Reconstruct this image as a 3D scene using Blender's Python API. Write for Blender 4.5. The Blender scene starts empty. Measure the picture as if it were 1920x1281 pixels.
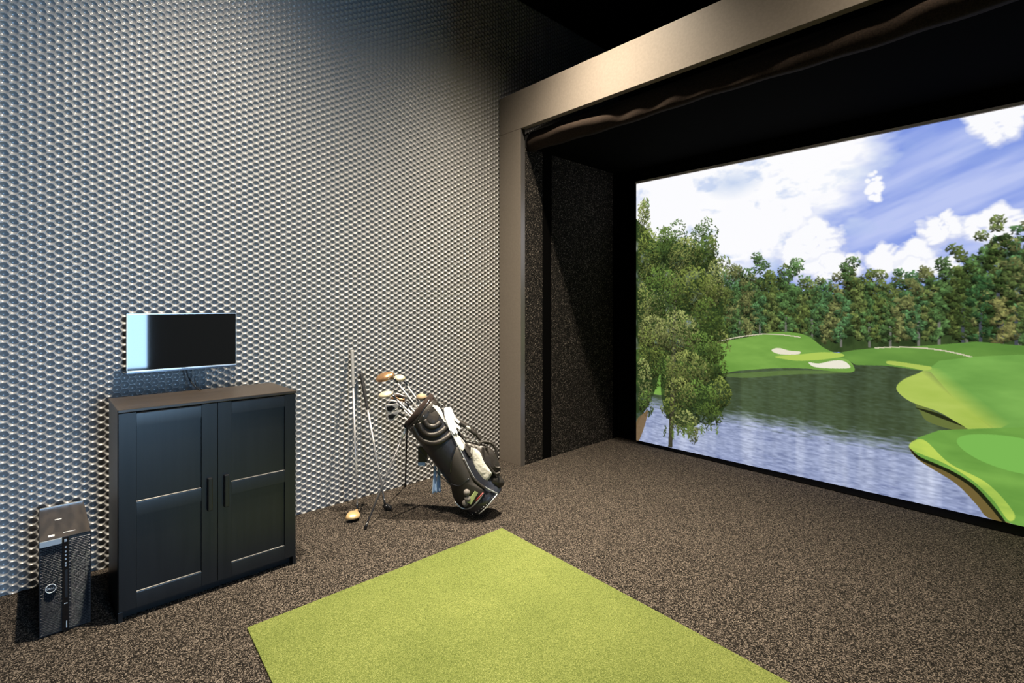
import bpy, bmesh, math, random
import numpy as np
from mathutils import Vector, Matrix
random.seed(7)
rng = np.random.default_rng(11)
scene = bpy.context.scene
COL = scene.collection

# ------------------------------------------------------------------ camera
CAM = Vector((3.501, 0.0, 1.4147)); YAW = math.radians(46.887); FPX = 951.25; HZ = 574.4
cd = bpy.data.cameras.new('camera'); cam = bpy.data.objects.new('camera', cd); COL.objects.link(cam)
cam.location = CAM; cam.rotation_euler = (math.pi/2, 0, YAW)
cd.sensor_fit = 'HORIZONTAL'; cd.sensor_width = 36.0; cd.lens = FPX/1920*36.0
cd.shift_y = -(640.5-HZ)/1920; cd.clip_start = 0.05
scene.camera = cam
FWD = Vector((-math.sin(YAW), math.cos(YAW), 0)); RGT = Vector((math.cos(YAW), math.sin(YAW), 0)); UP = Vector((0, 0, 1))
def ray(px, py): return FWD + RGT*((px-960)/FPX) + UP*((HZ-py)/FPX)
def at(px, py, axis, val):           # the point of a measured pixel on the plane axis = val
    d = ray(px, py); return CAM + d*((val-CAM[axis])/d[axis])

# ------------------------------------------------------------------ light
scene.view_settings.view_transform = 'Standard'; scene.view_settings.look = 'None'
scene.view_settings.exposure = 0.0; scene.view_settings.gamma = 1.0; scene.view_settings.use_curve_mapping = False
scene.cycles.use_denoising = True
scene.cycles.max_bounces = 6; scene.cycles.sample_clamp_indirect = 4.0
try: scene.cycles.caustics_reflective = False; scene.cycles.caustics_refractive = False
except Exception: pass
w = bpy.data.worlds.new('daylight'); scene.world = w; w.use_nodes = True
bg = w.node_tree.nodes['Background']; bg.inputs[0].default_value = (0.40, 0.67, 1.0, 1); bg.inputs[1].default_value = 31.0
WIN_Y0, WIN_Y1, WIN_Z0, WIN_Z1, XR = 0.35, 2.6, 0.15, 3.0, 9.0
XP, YP = 5.86, 1.20               # unseen partition added to cut window light along the dimpled wall; free end
def portal(loc, sx, sy, rot):
    l = bpy.data.lights.new('window_portal', 'AREA'); l.shape = 'RECTANGLE'; l.size = sx; l.size_y = sy
    l.cycles.is_portal = True
    o = bpy.data.objects.new('window_portal', l); COL.objects.link(o); o.location = loc; o.rotation_euler = rot; return o
portal((XR+0.08, (WIN_Y0+WIN_Y1)/2, (WIN_Z0+WIN_Z1)/2), WIN_Z1-WIN_Z0, WIN_Y1-WIN_Y0, (0, math.radians(90), 0))
def spot(x, y, z, e, n=9.0):          # downlight with a soft cosine-power beam
    l = bpy.data.lights.new('ceiling_spot', 'SPOT'); l.energy = e; l.color = (1.0, 0.86, 0.66)
    l.spot_size = math.radians(150); l.spot_blend = 0.3; l.shadow_soft_size = 0.035
    l.use_nodes = True; nt = l.node_tree; em = next(k for k in nt.nodes if k.type == 'EMISSION')
    tc = nt.nodes.new('ShaderNodeTexCoord'); sp = nt.nodes.new('ShaderNodeSeparateXYZ'); nt.links.new(tc.outputs['Normal'], sp.inputs[0])
    ab = nt.nodes.new('ShaderNodeMath'); ab.operation = 'ABSOLUTE'; nt.links.new(sp.outputs[2], ab.inputs[0])
    pw = nt.nodes.new('ShaderNodeMath'); pw.operation = 'POWER'; pw.inputs[1].default_value = n; nt.links.new(ab.outputs[0], pw.inputs[0])
    nt.links.new(pw.outputs[0], em.inputs['Strength'])
    o = bpy.data.objects.new('ceiling_spot', l); COL.objects.link(o); o.location = (x, y, z); return o
ZC = 4.345
spot(0.95, 0.72, ZC-0.1, 1450)
spot(1.25, 2.50, ZC-0.1, 2300)
spot(3.20, 2.50, ZC-0.1, 620)
spot(3.20, 0.72, ZC-0.1, 400)

# ------------------------------------------------------------------ materials
def srgb(r, g, b):
    f = lambda c: (c/255/12.92) if c/255 <= 0.04045 else ((c/255+0.055)/1.055)**2.4
    return (f(r), f(g), f(b), 1)
MATS = {}
def mat(name, col, rough=0.5, metal=0.0, spec=0.5, noise=None, bump=None, coat=0.0, sheen=0.0):
    """noise = (scale, second colour, low, high, detail); bump = (scale, strength, distance)"""
    m = bpy.data.materials.new(name); m.use_nodes = True; MATS[name] = m
    nt = m.node_tree; b = nt.nodes['Principled BSDF']
    b.inputs['Base Color'].default_value = col; b.inputs['Roughness'].default_value = rough
    b.inputs['Metallic'].default_value = metal; b.inputs['Specular IOR Level'].default_value = spec
    b.inputs['Coat Weight'].default_value = coat; b.inputs['Sheen Weight'].default_value = sheen
    tc = nt.nodes.new('ShaderNodeTexCoord')
    if noise:
        sc, c2, lo, hi, det = noise
        n = nt.nodes.new('ShaderNodeTexNoise'); n.inputs['Detail'].default_value = det
        if isinstance(sc, tuple):
            mp = nt.nodes.new('ShaderNodeMapping'); mp.inputs['Scale'].default_value = sc
            nt.links.new(tc.outputs['Object'], mp.inputs[0]); nt.links.new(mp.outputs[0], n.inputs['Vector']); n.inputs['Scale'].default_value = 1
        else:
            n.inputs['Scale'].default_value = sc; nt.links.new(tc.outputs['Object'], n.inputs['Vector'])
        r = nt.nodes.new('ShaderNodeValToRGB'); e = r.color_ramp.elements
        e[0].position = lo; e[0].color = col; e[1].position = hi; e[1].color = c2
        nt.links.new(n.outputs['Fac'], r.inputs[0]); nt.links.new(r.outputs[0], b.inputs['Base Color'])
    if bump:
        sc, st, di = bump
        n2 = nt.nodes.new('ShaderNodeTexNoise'); n2.inputs['Scale'].default_value = sc; n2.inputs['Detail'].default_value = 2
        nt.links.new(tc.outputs['Object'], n2.inputs['Vector'])
        bp = nt.nodes.new('ShaderNodeBump'); bp.inputs['Strength'].default_value = st; bp.inputs['Distance'].default_value = di
        nt.links.new(n2.outputs['Fac'], bp.inputs['Height']); nt.links.new(bp.outputs[0], b.inputs['Normal'])
    return m
mat('dimple_panel', (0.29, 0.295, 0.305, 1), 0.26, spec=0.8)
mat('ceiling_black', (0.004, 0.004, 0.004, 1), 0.9, spec=0.1)
mat('plain_wall', (0.10, 0.10, 0.105, 1), 0.8)
mat('frame_taupe', srgb(128, 120, 112), 0.42, metal=0.0, spec=0.35, noise=(60, srgb(122, 114, 106), 0.35, 0.65, 3))
mat('frame_edge', srgb(120, 118, 118), 0.3, metal=0.6)
mat('velvet_black', (0.0025, 0.0025, 0.0025, 1), 1.0, spec=0.02)
mat('pole_black', (0.008, 0.008, 0.008, 1), 0.6, spec=0.2)
mat('valance_cloth', srgb(48, 39, 33), 0.95, spec=0.1, noise=(120, srgb(34, 28, 24), 0.35, 0.65, 4), bump=(300, 0.3, 0.002))
mat('hem_grey', srgb(215, 205, 200), 0.8)
mat('cab_black', (0.0055, 0.0068, 0.0085, 1), 0.34, spec=0.45, noise=((3, 60, 3), (0.0075, 0.009, 0.011, 1), 0.4, 0.6, 3))
mat('cab_top', srgb(58, 50, 42), 0.33, spec=0.5, noise=((70, 4, 30), srgb(42, 36, 30), 0.35, 0.65, 4))
mat('handle_black', (0.006, 0.006, 0.007, 1), 0.3)
mat('plastic_black', (0.012, 0.013, 0.016, 1), 0.35)
mat('glossy_black', (0.006, 0.006, 0.007, 1), 0.12, spec=0.5)
mat('screen_off', (0.008, 0.009, 0.010, 1), 0.035, spec=0.6, noise=(240, (0.022, 0.022, 0.022, 1), 0.62, 0.80, 4))
mat('silver', srgb(205, 210, 215), 0.32, metal=0.7)
mat('chrome', srgb(225, 225, 228), 0.18, metal=1.0)
mat('shaft_steel', srgb(205, 204, 208), 0.3, metal=0.45)
mat('leg_steel', srgb(112, 112, 116), 0.35, metal=0.4)
mat('steel_dark', srgb(90, 92, 98), 0.28, metal=1.0)
mat('print_white', srgb(225, 228, 232), 0.5)
mat('pc_top', srgb(66, 60, 55), 0.35, noise=((8, 45, 8), srgb(48, 44, 41), 0.4, 0.62, 4))
mat('pc_body', (0.010, 0.011, 0.014, 1), 0.4)
mat('pc_grille', (0.030, 0.034, 0.045, 1), 0.28, metal=0.55)
mat('bag_black', srgb(42, 39, 37), 0.42, spec=0.5, bump=(35, 0.25, 0.01))
mat('bag_navy', srgb(28, 30, 38), 0.4, spec=0.5, bump=(25, 0.2, 0.01))
mat('bag_mesh', srgb(46, 43, 40), 0.6, noise=(900, srgb(24, 23, 22), 0.4, 0.6, 1))
mat('bag_grey', srgb(196, 196, 190), 0.55, bump=(22, 0.5, 0.02))
mat('bag_brown', srgb(44, 25, 20), 0.9, noise=(200, srgb(20, 12, 10), 0.35, 0.65, 3), bump=(350, 0.6, 0.004))
mat('bag_base', srgb(36, 40, 50), 0.25, spec=0.6)
mat('grip_light', srgb(150, 152, 155), 0.6)
mat('grip_dark', srgb(46, 46, 48), 0.6)
mat('gold', srgb(222, 190, 140), 0.28, metal=0.55)
mat('cream_metal', srgb(226, 212, 184), 0.3, metal=0.4)
mat('copper', srgb(190, 150, 112), 0.25, metal=0.75)
mat('tan_cover', srgb(150, 134, 108), 0.7)
mat('club_dark', (0.012, 0.013, 0.016, 1), 0.25)
mat('glove_white', srgb(238, 240, 246), 0.7, bump=(60, 0.2, 0.004))
mat('towel_blue', srgb(160, 188, 225), 0.95, bump=(260, 0.5, 0.004))
mat('card_green', srgb(196, 214, 150), 0.7)
mat('pen_red', srgb(120, 34, 34), 0.4)
mat('ball_grey', srgb(112, 108, 106), 0.8, bump=(120, 0.5, 0.004))

def nodes(m): return m.node_tree.nodes, m.node_tree.links
# speckled loop-pile carpet
def pile(name, ramp, scale, scale2, rough, bump_d, patch=None, mix2=0.5):
    m = bpy.data.materials.new(name); m.use_nodes = True; MATS[name] = m
    N, L = nodes(m); b = N['Principled BSDF']; b.inputs['Roughness'].default_value = rough; b.inputs['Specular IOR Level'].default_value = 0.15
    tc = N.new('ShaderNodeTexCoord')
    v = N.new('ShaderNodeTexVoronoi'); v.inputs['Scale'].default_value = scale; v.inputs['Randomness'].default_value = 1.0
    L.new(tc.outputs['Object'], v.inputs['Vector'])
    n = N.new('ShaderNodeTexNoise'); n.inputs['Scale'].default_value = scale2; n.inputs['Detail'].default_value = 2
    L.new(tc.outputs['Object'], n.inputs['Vector'])
    sep = N.new('ShaderNodeSeparateColor'); L.new(v.outputs['Color'], sep.inputs[0])
    mx = N.new('ShaderNodeMix'); mx.data_type = 'FLOAT'; mx.inputs[0].default_value = mix2
    L.new(sep.outputs[0], mx.inputs[2]); L.new(n.outputs['Fac'], mx.inputs[3])
    r = N.new('ShaderNodeValToRGB'); cr = r.color_ramp
    while len(cr.elements) < len(ramp): cr.elements.new(0.5)
    for e, (p, c) in zip(cr.elements, ramp): e.position = p; e.color = c
    L.new(mx.outputs[0], r.inputs[0])
    out = r.outputs[0]
    if patch:
        pn = N.new('ShaderNodeTexNoise'); pn.inputs['Scale'].default_value = patch[0]; pn.inputs['Detail'].default_value = 3
        L.new(tc.outputs['Object'], pn.inputs['Vector'])
        pr = N.new('ShaderNodeValToRGB'); pr.color_ramp.elements[0].position = 0.35; pr.color_ramp.elements[1].position = 0.68
        pr.color_ramp.elements[0].color = patch[1]; pr.color_ramp.elements[1].color = patch[2]
        L.new(pn.outputs['Fac'], pr.inputs[0])
        mc = N.new('ShaderNodeMix'); mc.data_type = 'RGBA'; mc.blend_type = 'MULTIPLY'; mc.inputs[0].default_value = 1
        L.new(out, mc.inputs[6]); L.new(pr.outputs[0], mc.inputs[7]); out = mc.outputs[2]
    L.new(out, b.inputs['Base Color'])
    bp = N.new('ShaderNodeBump'); bp.inputs['Strength'].default_value = 0.9; bp.inputs['Distance'].default_value = bump_d
    L.new(v.outputs['Distance'], bp.inputs['Height']); bp.invert = True
    L.new(bp.outputs[0], b.inputs['Normal'])
    return m
pile('carpet', [(0.32, (0.003, 0.0025, 0.002, 1)), (0.46, (0.013, 0.0105, 0.0085, 1)), (0.58, (0.046, 0.038, 0.031, 1)), (0.74, (0.23, 0.195, 0.165, 1))], 250, 430, 0.95, 0.006)
pile('turf', [(0.25, srgb(72, 83, 38)), (0.45, srgb(95, 106, 53)), (0.6, srgb(107, 117, 62)), (0.8, srgb(138, 146, 90))], 380, 520, 0.9, 0.002, patch=(2.2, (0.86, 0.88, 0.8, 1), (1.05, 1.04, 1.0, 1)))
pile('felt', [(0.40, (0.004, 0.004, 0.004, 1)), (0.55, (0.020, 0.018, 0.016, 1)), (0.66, (0.055, 0.048, 0.042, 1)), (0.78, (0.42, 0.37, 0.32, 1))], 120, 180, 0.95, 0.004, mix2=0.65)

# ------------------------------------------------------------------ mesh helpers
ROOT = {}
def finish(o, m, parent, smooth):
    if m: o.data.materials.append(MATS[m])
    COL.objects.link(o)
    if parent: o.parent = parent
    if smooth: o.data.polygons.foreach_set('use_smooth', [True]*len(o.data.polygons))
    return o
def off(parent):
    p = parent
    while p is not None and p.parent is not None: p = p.parent
    return p.location.copy() if p is not None else Vector((0, 0, 0))
class MB:
    def __init__(s): s.v = []; s.f = []
    def add(s, vs, fs):
        n = len(s.v); s.v += [Vector(a) for a in vs]; s.f += [[i+n for i in f] for f in fs]; return s
    def box(s, lo, hi):
        (a, b, c), (d, e, f) = lo, hi
        return s.add([(a,b,c),(d,b,c),(d,e,c),(a,e,c),(a,b,f),(d,b,f),(d,e,f),(a,e,f)],
                     [(0,3,2,1),(4,5,6,7),(0,1,5,4),(1,2,6,5),(2,3,7,6),(3,0,4,7)])
    def obox(s, c, ax, ay, az, hx, hy, hz):
        c, ax, ay, az = Vector(c), Vector(ax).normalized(), Vector(ay).normalized(), Vector(az).normalized()
        vs = [c+ax*(hx*i)+ay*(hy*j)+az*(hz*k) for k in (-1, 1) for i, j in ((-1,-1),(1,-1),(1,1),(-1,1))]
        return s.add(vs, [(0,3,2,1),(4,5,6,7),(0,1,5,4),(1,2,6,5),(2,3,7,6),(3,0,4,7)])
    def loft(s, rings, cap0=True, cap1=True, closed=True):
        n = len(rings[0]); vs = [p for r in rings for p in r]; fs = []
        for i in range(len(rings)-1):
            for j in range(n if closed else n-1):
                k = (j+1) % n; fs.append((i*n+j, i*n+k, (i+1)*n+k, (i+1)*n+j))
        if cap0: fs.append(tuple(range(n-1, -1, -1)))
        if cap1: fs.append(tuple((len(rings)-1)*n+j for j in range(n)))
        return s.add(vs, fs)
    def tube(s, pts, r, seg=8, flat=None, cap=True):
        pts = [Vector(p) for p in pts]; rings = []; prev = None
        for i, p in enumerate(pts):
            t = (pts[min(i+1, len(pts)-1)]-pts[max(i-1, 0)]).normalized()
            if prev is None:
                a = Vector((0, 0, 1)) if abs(t.z) < 0.9 else Vector((1, 0, 0))
                u = t.cross(a).normalized()
            else: u = (prev-t*prev.dot(t)).normalized()
            prev = u; v = t.cross(u)
            rr = r[i] if isinstance(r, (list, tuple)) else r
            fl = flat or 1.0
            rings.append([p+u*(rr*math.cos(2*math.pi*k/seg))+v*(rr*fl*math.sin(2*math.pi*k/seg)) for k in range(seg)])
        return s.loft(rings, cap, cap)
    def prism(s, pts, d):
        d = Vector(d); pts = [Vector(p) for p in pts]; n = len(pts)
        return s.add(pts+[p+d for p in pts], [tuple(range(n-1,-1,-1)), tuple(range(n, 2*n))]+[(i,(i+1)%n,n+(i+1)%n,n+i) for i in range(n)])
    def sphere(s, c, rx, ry, rz, seg=12, rings=8, fn=None, M=None):
        c = Vector(c); vs = []; fs = []
        for i in range(rings+1):
            th = math.pi*i/rings
            for j in range(seg):
                ph = 2*math.pi*j/seg
                p = Vector((math.sin(th)*math.cos(ph), math.sin(th)*math.sin(ph), math.cos(th)))
                if fn: p = fn(p)
                p = Vector((p.x*rx, p.y*ry, p.z*rz))
                if M is not None: p = M @ p
                vs.append(c+p)
        for i in range(rings):
            for j in range(seg):
                k = (j+1) % seg; fs.append((i*seg+j, (i+1)*seg+j, (i+1)*seg+k, i*seg+k))
        return s.add(vs, fs)
    def build(s, name, m, parent=None, smooth=False, bevel=0, seg=2, kind=None):
        o3 = off(parent)
        me = bpy.data.meshes.new(name)
        me.from_pydata([tuple(p-o3) for p in s.v], [], s.f)
        bm = bmesh.new(); bm.from_mesh(me)
        bmesh.ops.remove_doubles(bm, verts=bm.verts, dist=1e-6)
        bmesh.ops.recalc_face_normals(bm, faces=bm.faces)
        if bevel:
            es = [e for e in bm.edges if len(e.link_faces) == 2 and e.calc_face_angle(0) > 0.5]
            bmesh.ops.bevel(bm, geom=es, offset=bevel, segments=seg, affect='EDGES', profile=0.5, clamp_overlap=True)
        bm.to_mesh(me); bm.free()
        o = bpy.data.objects.new(name, me)
        if kind: o['kind'] = kind
        finish(o, m, parent, smooth)
        if smooth and (bevel or smooth == 'auto'):
            try: me.set_sharp_from_angle(angle=math.radians(40))
            except Exception: pass
        return o
def box(name, lo, hi, m, parent=None, bevel=0.0): return MB().box(lo, hi).build(name, m, parent, bevel=bevel)
def thing(name, loc, label, cat, group=None):
    o = bpy.data.objects.new(name, None); COL.objects.link(o); o.location = loc; o.empty_display_size = 0.05
    o['label'] = label; o['category'] = cat
    if group: o['group'] = group
    bpy.context.view_layer.update(); return o
def tag(o, label, cat, group=None):
    o['label'] = label; o['category'] = cat
    if group: o['group'] = group
    return o
def struct(o, label=None, cat=None):
    o['kind'] = 'structure'
    if label: o['label'] = label
    if cat: o['category'] = cat
    return o
def crom(pts, n=8, closed=False):
    P = [Vector(p) for p in pts]; out = []; N = len(P)
    for i in range(N if closed else N-1):
        g = (lambda k: P[k % N]) if closed else (lambda k: P[min(max(k, 0), N-1)])
        a, b, c, d = g(i-1), g(i), g(i+1), g(i+2)
        for j in range(n):
            t = j/n
            out.append(0.5*((2*b)+(c-a)*t+(2*a-5*b+4*c-d)*t*t+(3*b-a-3*c+d)*t**3))
    if not closed: out.append(P[-1])
    return out
def text_part(name, s, size, loc, mrot, m, parent, ext=0.0006, sx=1.0):
    cu = bpy.data.curves.new(name, 'FONT'); cu.body = s; cu.size = size; cu.extrude = ext; cu.align_x = 'CENTER'; cu.align_y = 'CENTER'; cu.resolution_u = 3
    t = bpy.data.objects.new(name+'_curve', cu); COL.objects.link(t)
    dg = bpy.context.evaluated_depsgraph_get(); me = bpy.data.meshes.new_from_object(t.evaluated_get(dg))
    bpy.data.objects.remove(t)
    o3 = off(parent)
    me.transform(Matrix.Translation(Vector(loc)-o3) @ mrot @ Matrix.Scale(sx, 4, (1, 0, 0)))
    o = bpy.data.objects.new(name, me); me.materials.clear(); return finish(o, m, parent, False)
FACE_X = Matrix(((0, 0, 1, 0), (1, 0, 0, 0), (0, 1, 0, 0), (0, 0, 0, 1)))      # text x -> world y, text y -> world z

# ------------------------------------------------------------------ the room
YF, YS = 3.115, 4.575            # face of the bay frame, plane of the projection screen
YB, Y0 = 5.05, -3.2
struct(box('floor', (-0.2, Y0, -0.1), (XR+0.2, YB, 0), 'carpet'), 'dark brown speckled loop carpet covering the whole floor', 'carpet floor')
struct(box('ceiling', (-0.2, Y0-0.2, ZC), (XR+0.2, YB+0.2, ZC+0.1), 'ceiling_black'), 'matt black ceiling above the golf simulator bay', 'ceiling')
struct(box('wall_back', (-0.2, YB, 0), (XR+0.2, YB+0.2, ZC), 'ceiling_black'), 'black wall behind the projection screen', 'wall')
struct(box('wall_front', (-0.2, Y0-0.2, 0), (XR+0.2, Y0, ZC), 'plain_wall'), 'plain grey wall at the other end of the room', 'wall')
wr = MB().box((XR, Y0, 0), (XR+0.2, WIN_Y0, ZC)).box((XR, WIN_Y1, 0), (XR+0.2, YB, ZC)).box((XR, WIN_Y0, 0), (XR+0.2, WIN_Y1, WIN_Z0)).box((XR, WIN_Y0, WIN_Z1), (XR+0.2, WIN_Y1, ZC)).build('wall_right', 'plain_wall')
struct(wr, 'plain grey wall with the daylight window', 'wall')
struct(box('shading_partition', (XP, YP, 0), (XP+0.15, YB, ZC), 'plain_wall'), 'unseen grey partition added right of the bay to shade off the window light', 'wall')
wf = MB()
for y in (WIN_Y0, WIN_Y1-0.05): wf.box((XR+0.02, y, WIN_Z0), (XR+0.07, y+0.05, WIN_Z1))
for z in (WIN_Z0, WIN_Z1-0.05): wf.box((XR+0.02, WIN_Y0, z), (XR+0.07, WIN_Y1, z+0.05))
struct(wf.build('window_1', 'frame_edge'), 'tall daylight window far behind the partition', 'window')

# dimpled wall: hexagonal tiles each with a concave dimple, like a golf ball's skin
P_, C_ = 0.0393, 0.0337
wall = struct(box('wall_left', (-0.2, Y0, 0), (-0.0125, YB, ZC), 'plain_wall'), 'silver grey wall panelling embossed with golf ball dimples', 'wall')
def tile(rs, depth=0.0100, R=0.0190):
    y2, y1 = C_/2+P_*P_/(8*C_), C_/2-P_*P_/(8*C_)
    cor = [(y2, 0), (y1, P_/2), (-y1, P_/2), (-y2, 0), (-y1, -P_/2), (y1, -P_/2)]
    outer = []
    for i in range(6):
        a, b = cor[i], cor[(i+1) % 6]; outer += [a, ((a[0]+b[0])/2, (a[1]+b[1])/2)]
    v = [(0, a, b) for a, b in outer]; f = []
    sph = (R*R+depth*depth)/(2*depth)
    for r in rs:
        dz = depth-(sph-math.sqrt(sph*sph-(r*R)**2))
        for k in range(12):
            an = math.atan2(outer[k][1], outer[k][0]); v.append((-dz, r*R*math.cos(an), r*R*math.sin(an)))
    v.append((-depth, 0, 0))
    for i in range(len(rs)):
        for k in range(12):
            a, b, c, d = i*12+k, i*12+(k+1) % 12, (i+1)*12+(k+1) % 12, (i+1)*12+k
            f += [(a, b, c), (a, c, d)]
    n = len(v)-1; i = len(rs)
    f += [(i*12+k, i*12+(k+1) % 12, n) for k in range(12)]
    return np.array(v, dtype=np.float32), np.array(f, dtype=np.int32)
HI, LO = tile((1.0, 0.97, 0.72, 0.38)), tile((1.0, 0.96, 0.55))
def tri_mesh(name, V, F):
    me = bpy.data.meshes.new(name)
    me.vertices.add(len(V)); me.vertices.foreach_set('co', V.ravel())
    me.loops.add(F.size); me.loops.foreach_set('vertex_index', F.ravel().astype(np.int32))
    me.polygons.add(len(F)); me.polygons.foreach_set('loop_start', np.arange(0, F.size, 3, dtype=np.int32))
    me.polygons.foreach_set('use_smooth', np.ones(len(F), dtype=bool))
    me.update(calc_edges=True); return me
a0 = at(7.0, 831.5, 0, -0.003)
iy0, iy1 = int((-1.05-a0.y)/C_), int((5.0-a0.y)/C_)
cells = []
for i in range(iy0, iy1+1):
    y = a0.y+i*C_
    zz = a0.z+(P_/2 if i % 2 else 0)
    for j in range(int(-zz/P_)-1, int((ZC-zz)/P_)+2):
        z = zz+j*P_
        if z < -0.012 or z > ZC+0.01: continue
        if y > YF+0.03 and z < 3.1: continue
        d = Vector((0, y, z))-CAM; dep = d.dot(FWD)
        px, py = 960+FPX*d.dot(RGT)/dep, HZ-FPX*d.z/dep
        vis = 2 < px < 1918 and 2 < py < 1279 and z > P_/2
        hid = (72 < px < 175 and 935 < py < 1200) or (205 < px < 560 and 735 < py < 1180) or (237 < px < 443 and 587 < py < 700)
        area = 3.501/d.length**3
        cells.append((area if (vis and not hid) else 0, y, z))
cells.sort(key=lambda c: -c[0])
def mk(V, F, name):
    me = tri_mesh(name, V, F); me.materials.append(MATS['dimple_panel']); return me
dm = mk(HI[0], HI[1], 'dimple')
for s, y, z in cells[:300]:
    o = bpy.data.objects.new('dimple', dm); COL.objects.link(o); o.location = (0, y, z); o.parent = wall
def field(sel, T):
    C = np.array([(0, y, z) for _, y, z in sel], dtype=np.float32); nv = len(T[0])
    V = (T[0][None]+C[:, None]).reshape(-1, 3); F = (T[1][None]+(np.arange(len(C))*nv)[:, None, None]).reshape(-1, 3)
    return V, F
near = [c for c in cells[300:] if -0.2 < c[1] < 2.4]; far = [c for c in cells[300:] if not -0.2 < c[1] < 2.4]
V1, F1 = field(near, HI); V2, F2 = field(far, LO)
me = mk(np.concatenate([V1, V2]), np.concatenate([F1, F2+len(V1)]), 'dimple_field')
df = bpy.data.objects.new('dimple_field', me); COL.objects.link(df); df.parent = wall; df['kind'] = 'stuff'

# ------------------------------------------------------------------ simulator bay
XL = 0.285; XE = 5.55            # inner edges of the opening
ZH0, ZH1 = 2.985, 3.325
fr = thing('simulator_enclosure', (XL/2, YF+0.03, 0), 'golf simulator bay with taupe portal frame and black felt lining', 'enclosure')
box('post', (0.002, YF, 0), (XL, YF+0.055, ZH0-0.0015), 'frame_taupe', fr, 0.002)
box('post', (XE, YF, 0), (XE+0.285, YF+0.055, ZH0-0.0015), 'frame_taupe', fr, 0.002)
box('header', (0.002, YF, ZH0), (XE+0.285, YF+0.055, ZH1), 'frame_taupe', fr, 0.002)
box('edge_trim', (XL, YF+0.001, 0), (XL+0.003, YF+0.05, ZH0-0.002), 'frame_edge', fr)
# lining of the bay
ln = fr
def curtain(name, x, ya, yb, z1, m, wob, parent):
    b = MB(); n = 14; rows = []
    for i in range(n+1):
        y = ya+(yb-ya)*i/n; dx = wob*math.sin(math.pi*i/n)
        rows.append([Vector((x-0.02, y, 0)), Vector((x-dx, y, 0.0)), Vector((x-dx*0.3, y, z1)), Vector((x-0.02, y, z1))])
    b.loft(rows); return b.build(name, m, parent, smooth='auto')
curtain('felt_strip', XL-0.005, YF+0.06, 3.40, 2.834, 'felt', 0.0, ln)
box('corner_pole', (XL-0.04, 3.402, 0), (XL-0.008, 3.525, 2.834), 'velvet_black', ln, 0.004)
curtain('felt_panel', XL-0.005, 3.527, 4.49, 2.834, 'felt', 0.012, ln)
box('rear_surround', (XL-0.05, YS+0.012, 0), (XE+0.05, YS+0.03, 2.86), 'velvet_black', ln)
box('side_return', (XL-0.03, 4.492, 0), (XL-0.006, YS+0.012, 2.834), 'velvet_black', ln)
box('side_panel', (XE+0.01, YF+0.06, 0), (XE+0.04, YS, 2.86), 'velvet_black', ln)
box('top_lining', (XL-0.03, YF+0.12, 2.835), (XE+0.03, YS+0.03, 2.86), 'velvet_black', ln)
b = MB(); c0, c1, c2 = at(1170, 826, 2, 0), at(1193, 831, 2, 0), at(1920, 1008, 2, 0)
ex = c1+(c2-c1)*((XE-c1.x)/(c2.x-c1.x))
rows = []
for k in range(13):
    t = k/12; p = c1+(ex-c1)*t
    rows.append([Vector((p.x, p.y, 0.001)), Vector((p.x, p.y+0.004, 0.006)), Vector((p.x, YS-0.004, 0.016)), Vector((p.x, YS-0.004, 0.001))])
b.loft(rows); b.build('floor_flap', 'velvet_black', ln)
# valance: gathered cloth hanging behind the header
va = MB(); NX = 150; prof = []
for i in range(NX+1):
    x = XL+0.012+(XE-XL-0.024)*i/NX
    bul = 0.020+0.052*math.exp(-((x-0.75)/0.50)**2)+0.045*math.exp(-((x-3.2)/0.5)**2)+0.006*math.sin(x*7.7+1.0)+0.003*math.sin(x*19)
    top = 0.35+0.35*math.sin(x*4.3-2.2)
    zb = 2.795+0.006*math.sin(x*4.0)+0.003*math.sin(x*17)
    row = []
    for j in range(13):
        t = j/12; z = 2.975-(2.975-zb)*t
        yb = YF+0.115-bul*math.sin(math.pi*min(1, max(0, (t-0.25*top)/(1-0.25*top))))**0.8*1.0-0.028*t
        row.append(Vector((x, yb+0.004*math.sin(x*23+t*5)*t, z)))
    row += [Vector((x, YF+0.135, zb)), Vector((x, YF+0.135, 2.975))]
    prof.append(row)
va.loft(prof); tag(va.build('valance', 'valance_cloth', smooth=True), 'dark brown gathered cloth valance hanging under the frame header', 'valance')

# ------------------------------------------------------------------ the picture on the projection screen
SX0, SX1, SZ0, SZ1 = 0.516, 5.30, 0.012, 2.692
RES = 250.0                                         # raster cells per metre of screen
W_, H_ = int((SX1-SX0)*RES), int((SZ1-SZ0)*RES)
def S(px, py):
    p = at(px, py, 1, YS); return ((p.x-SX0)*RES, (SZ1-p.z)*RES)
yy, xx = np.mgrid[0:H_, 0:W_].astype(np.float32)
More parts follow.
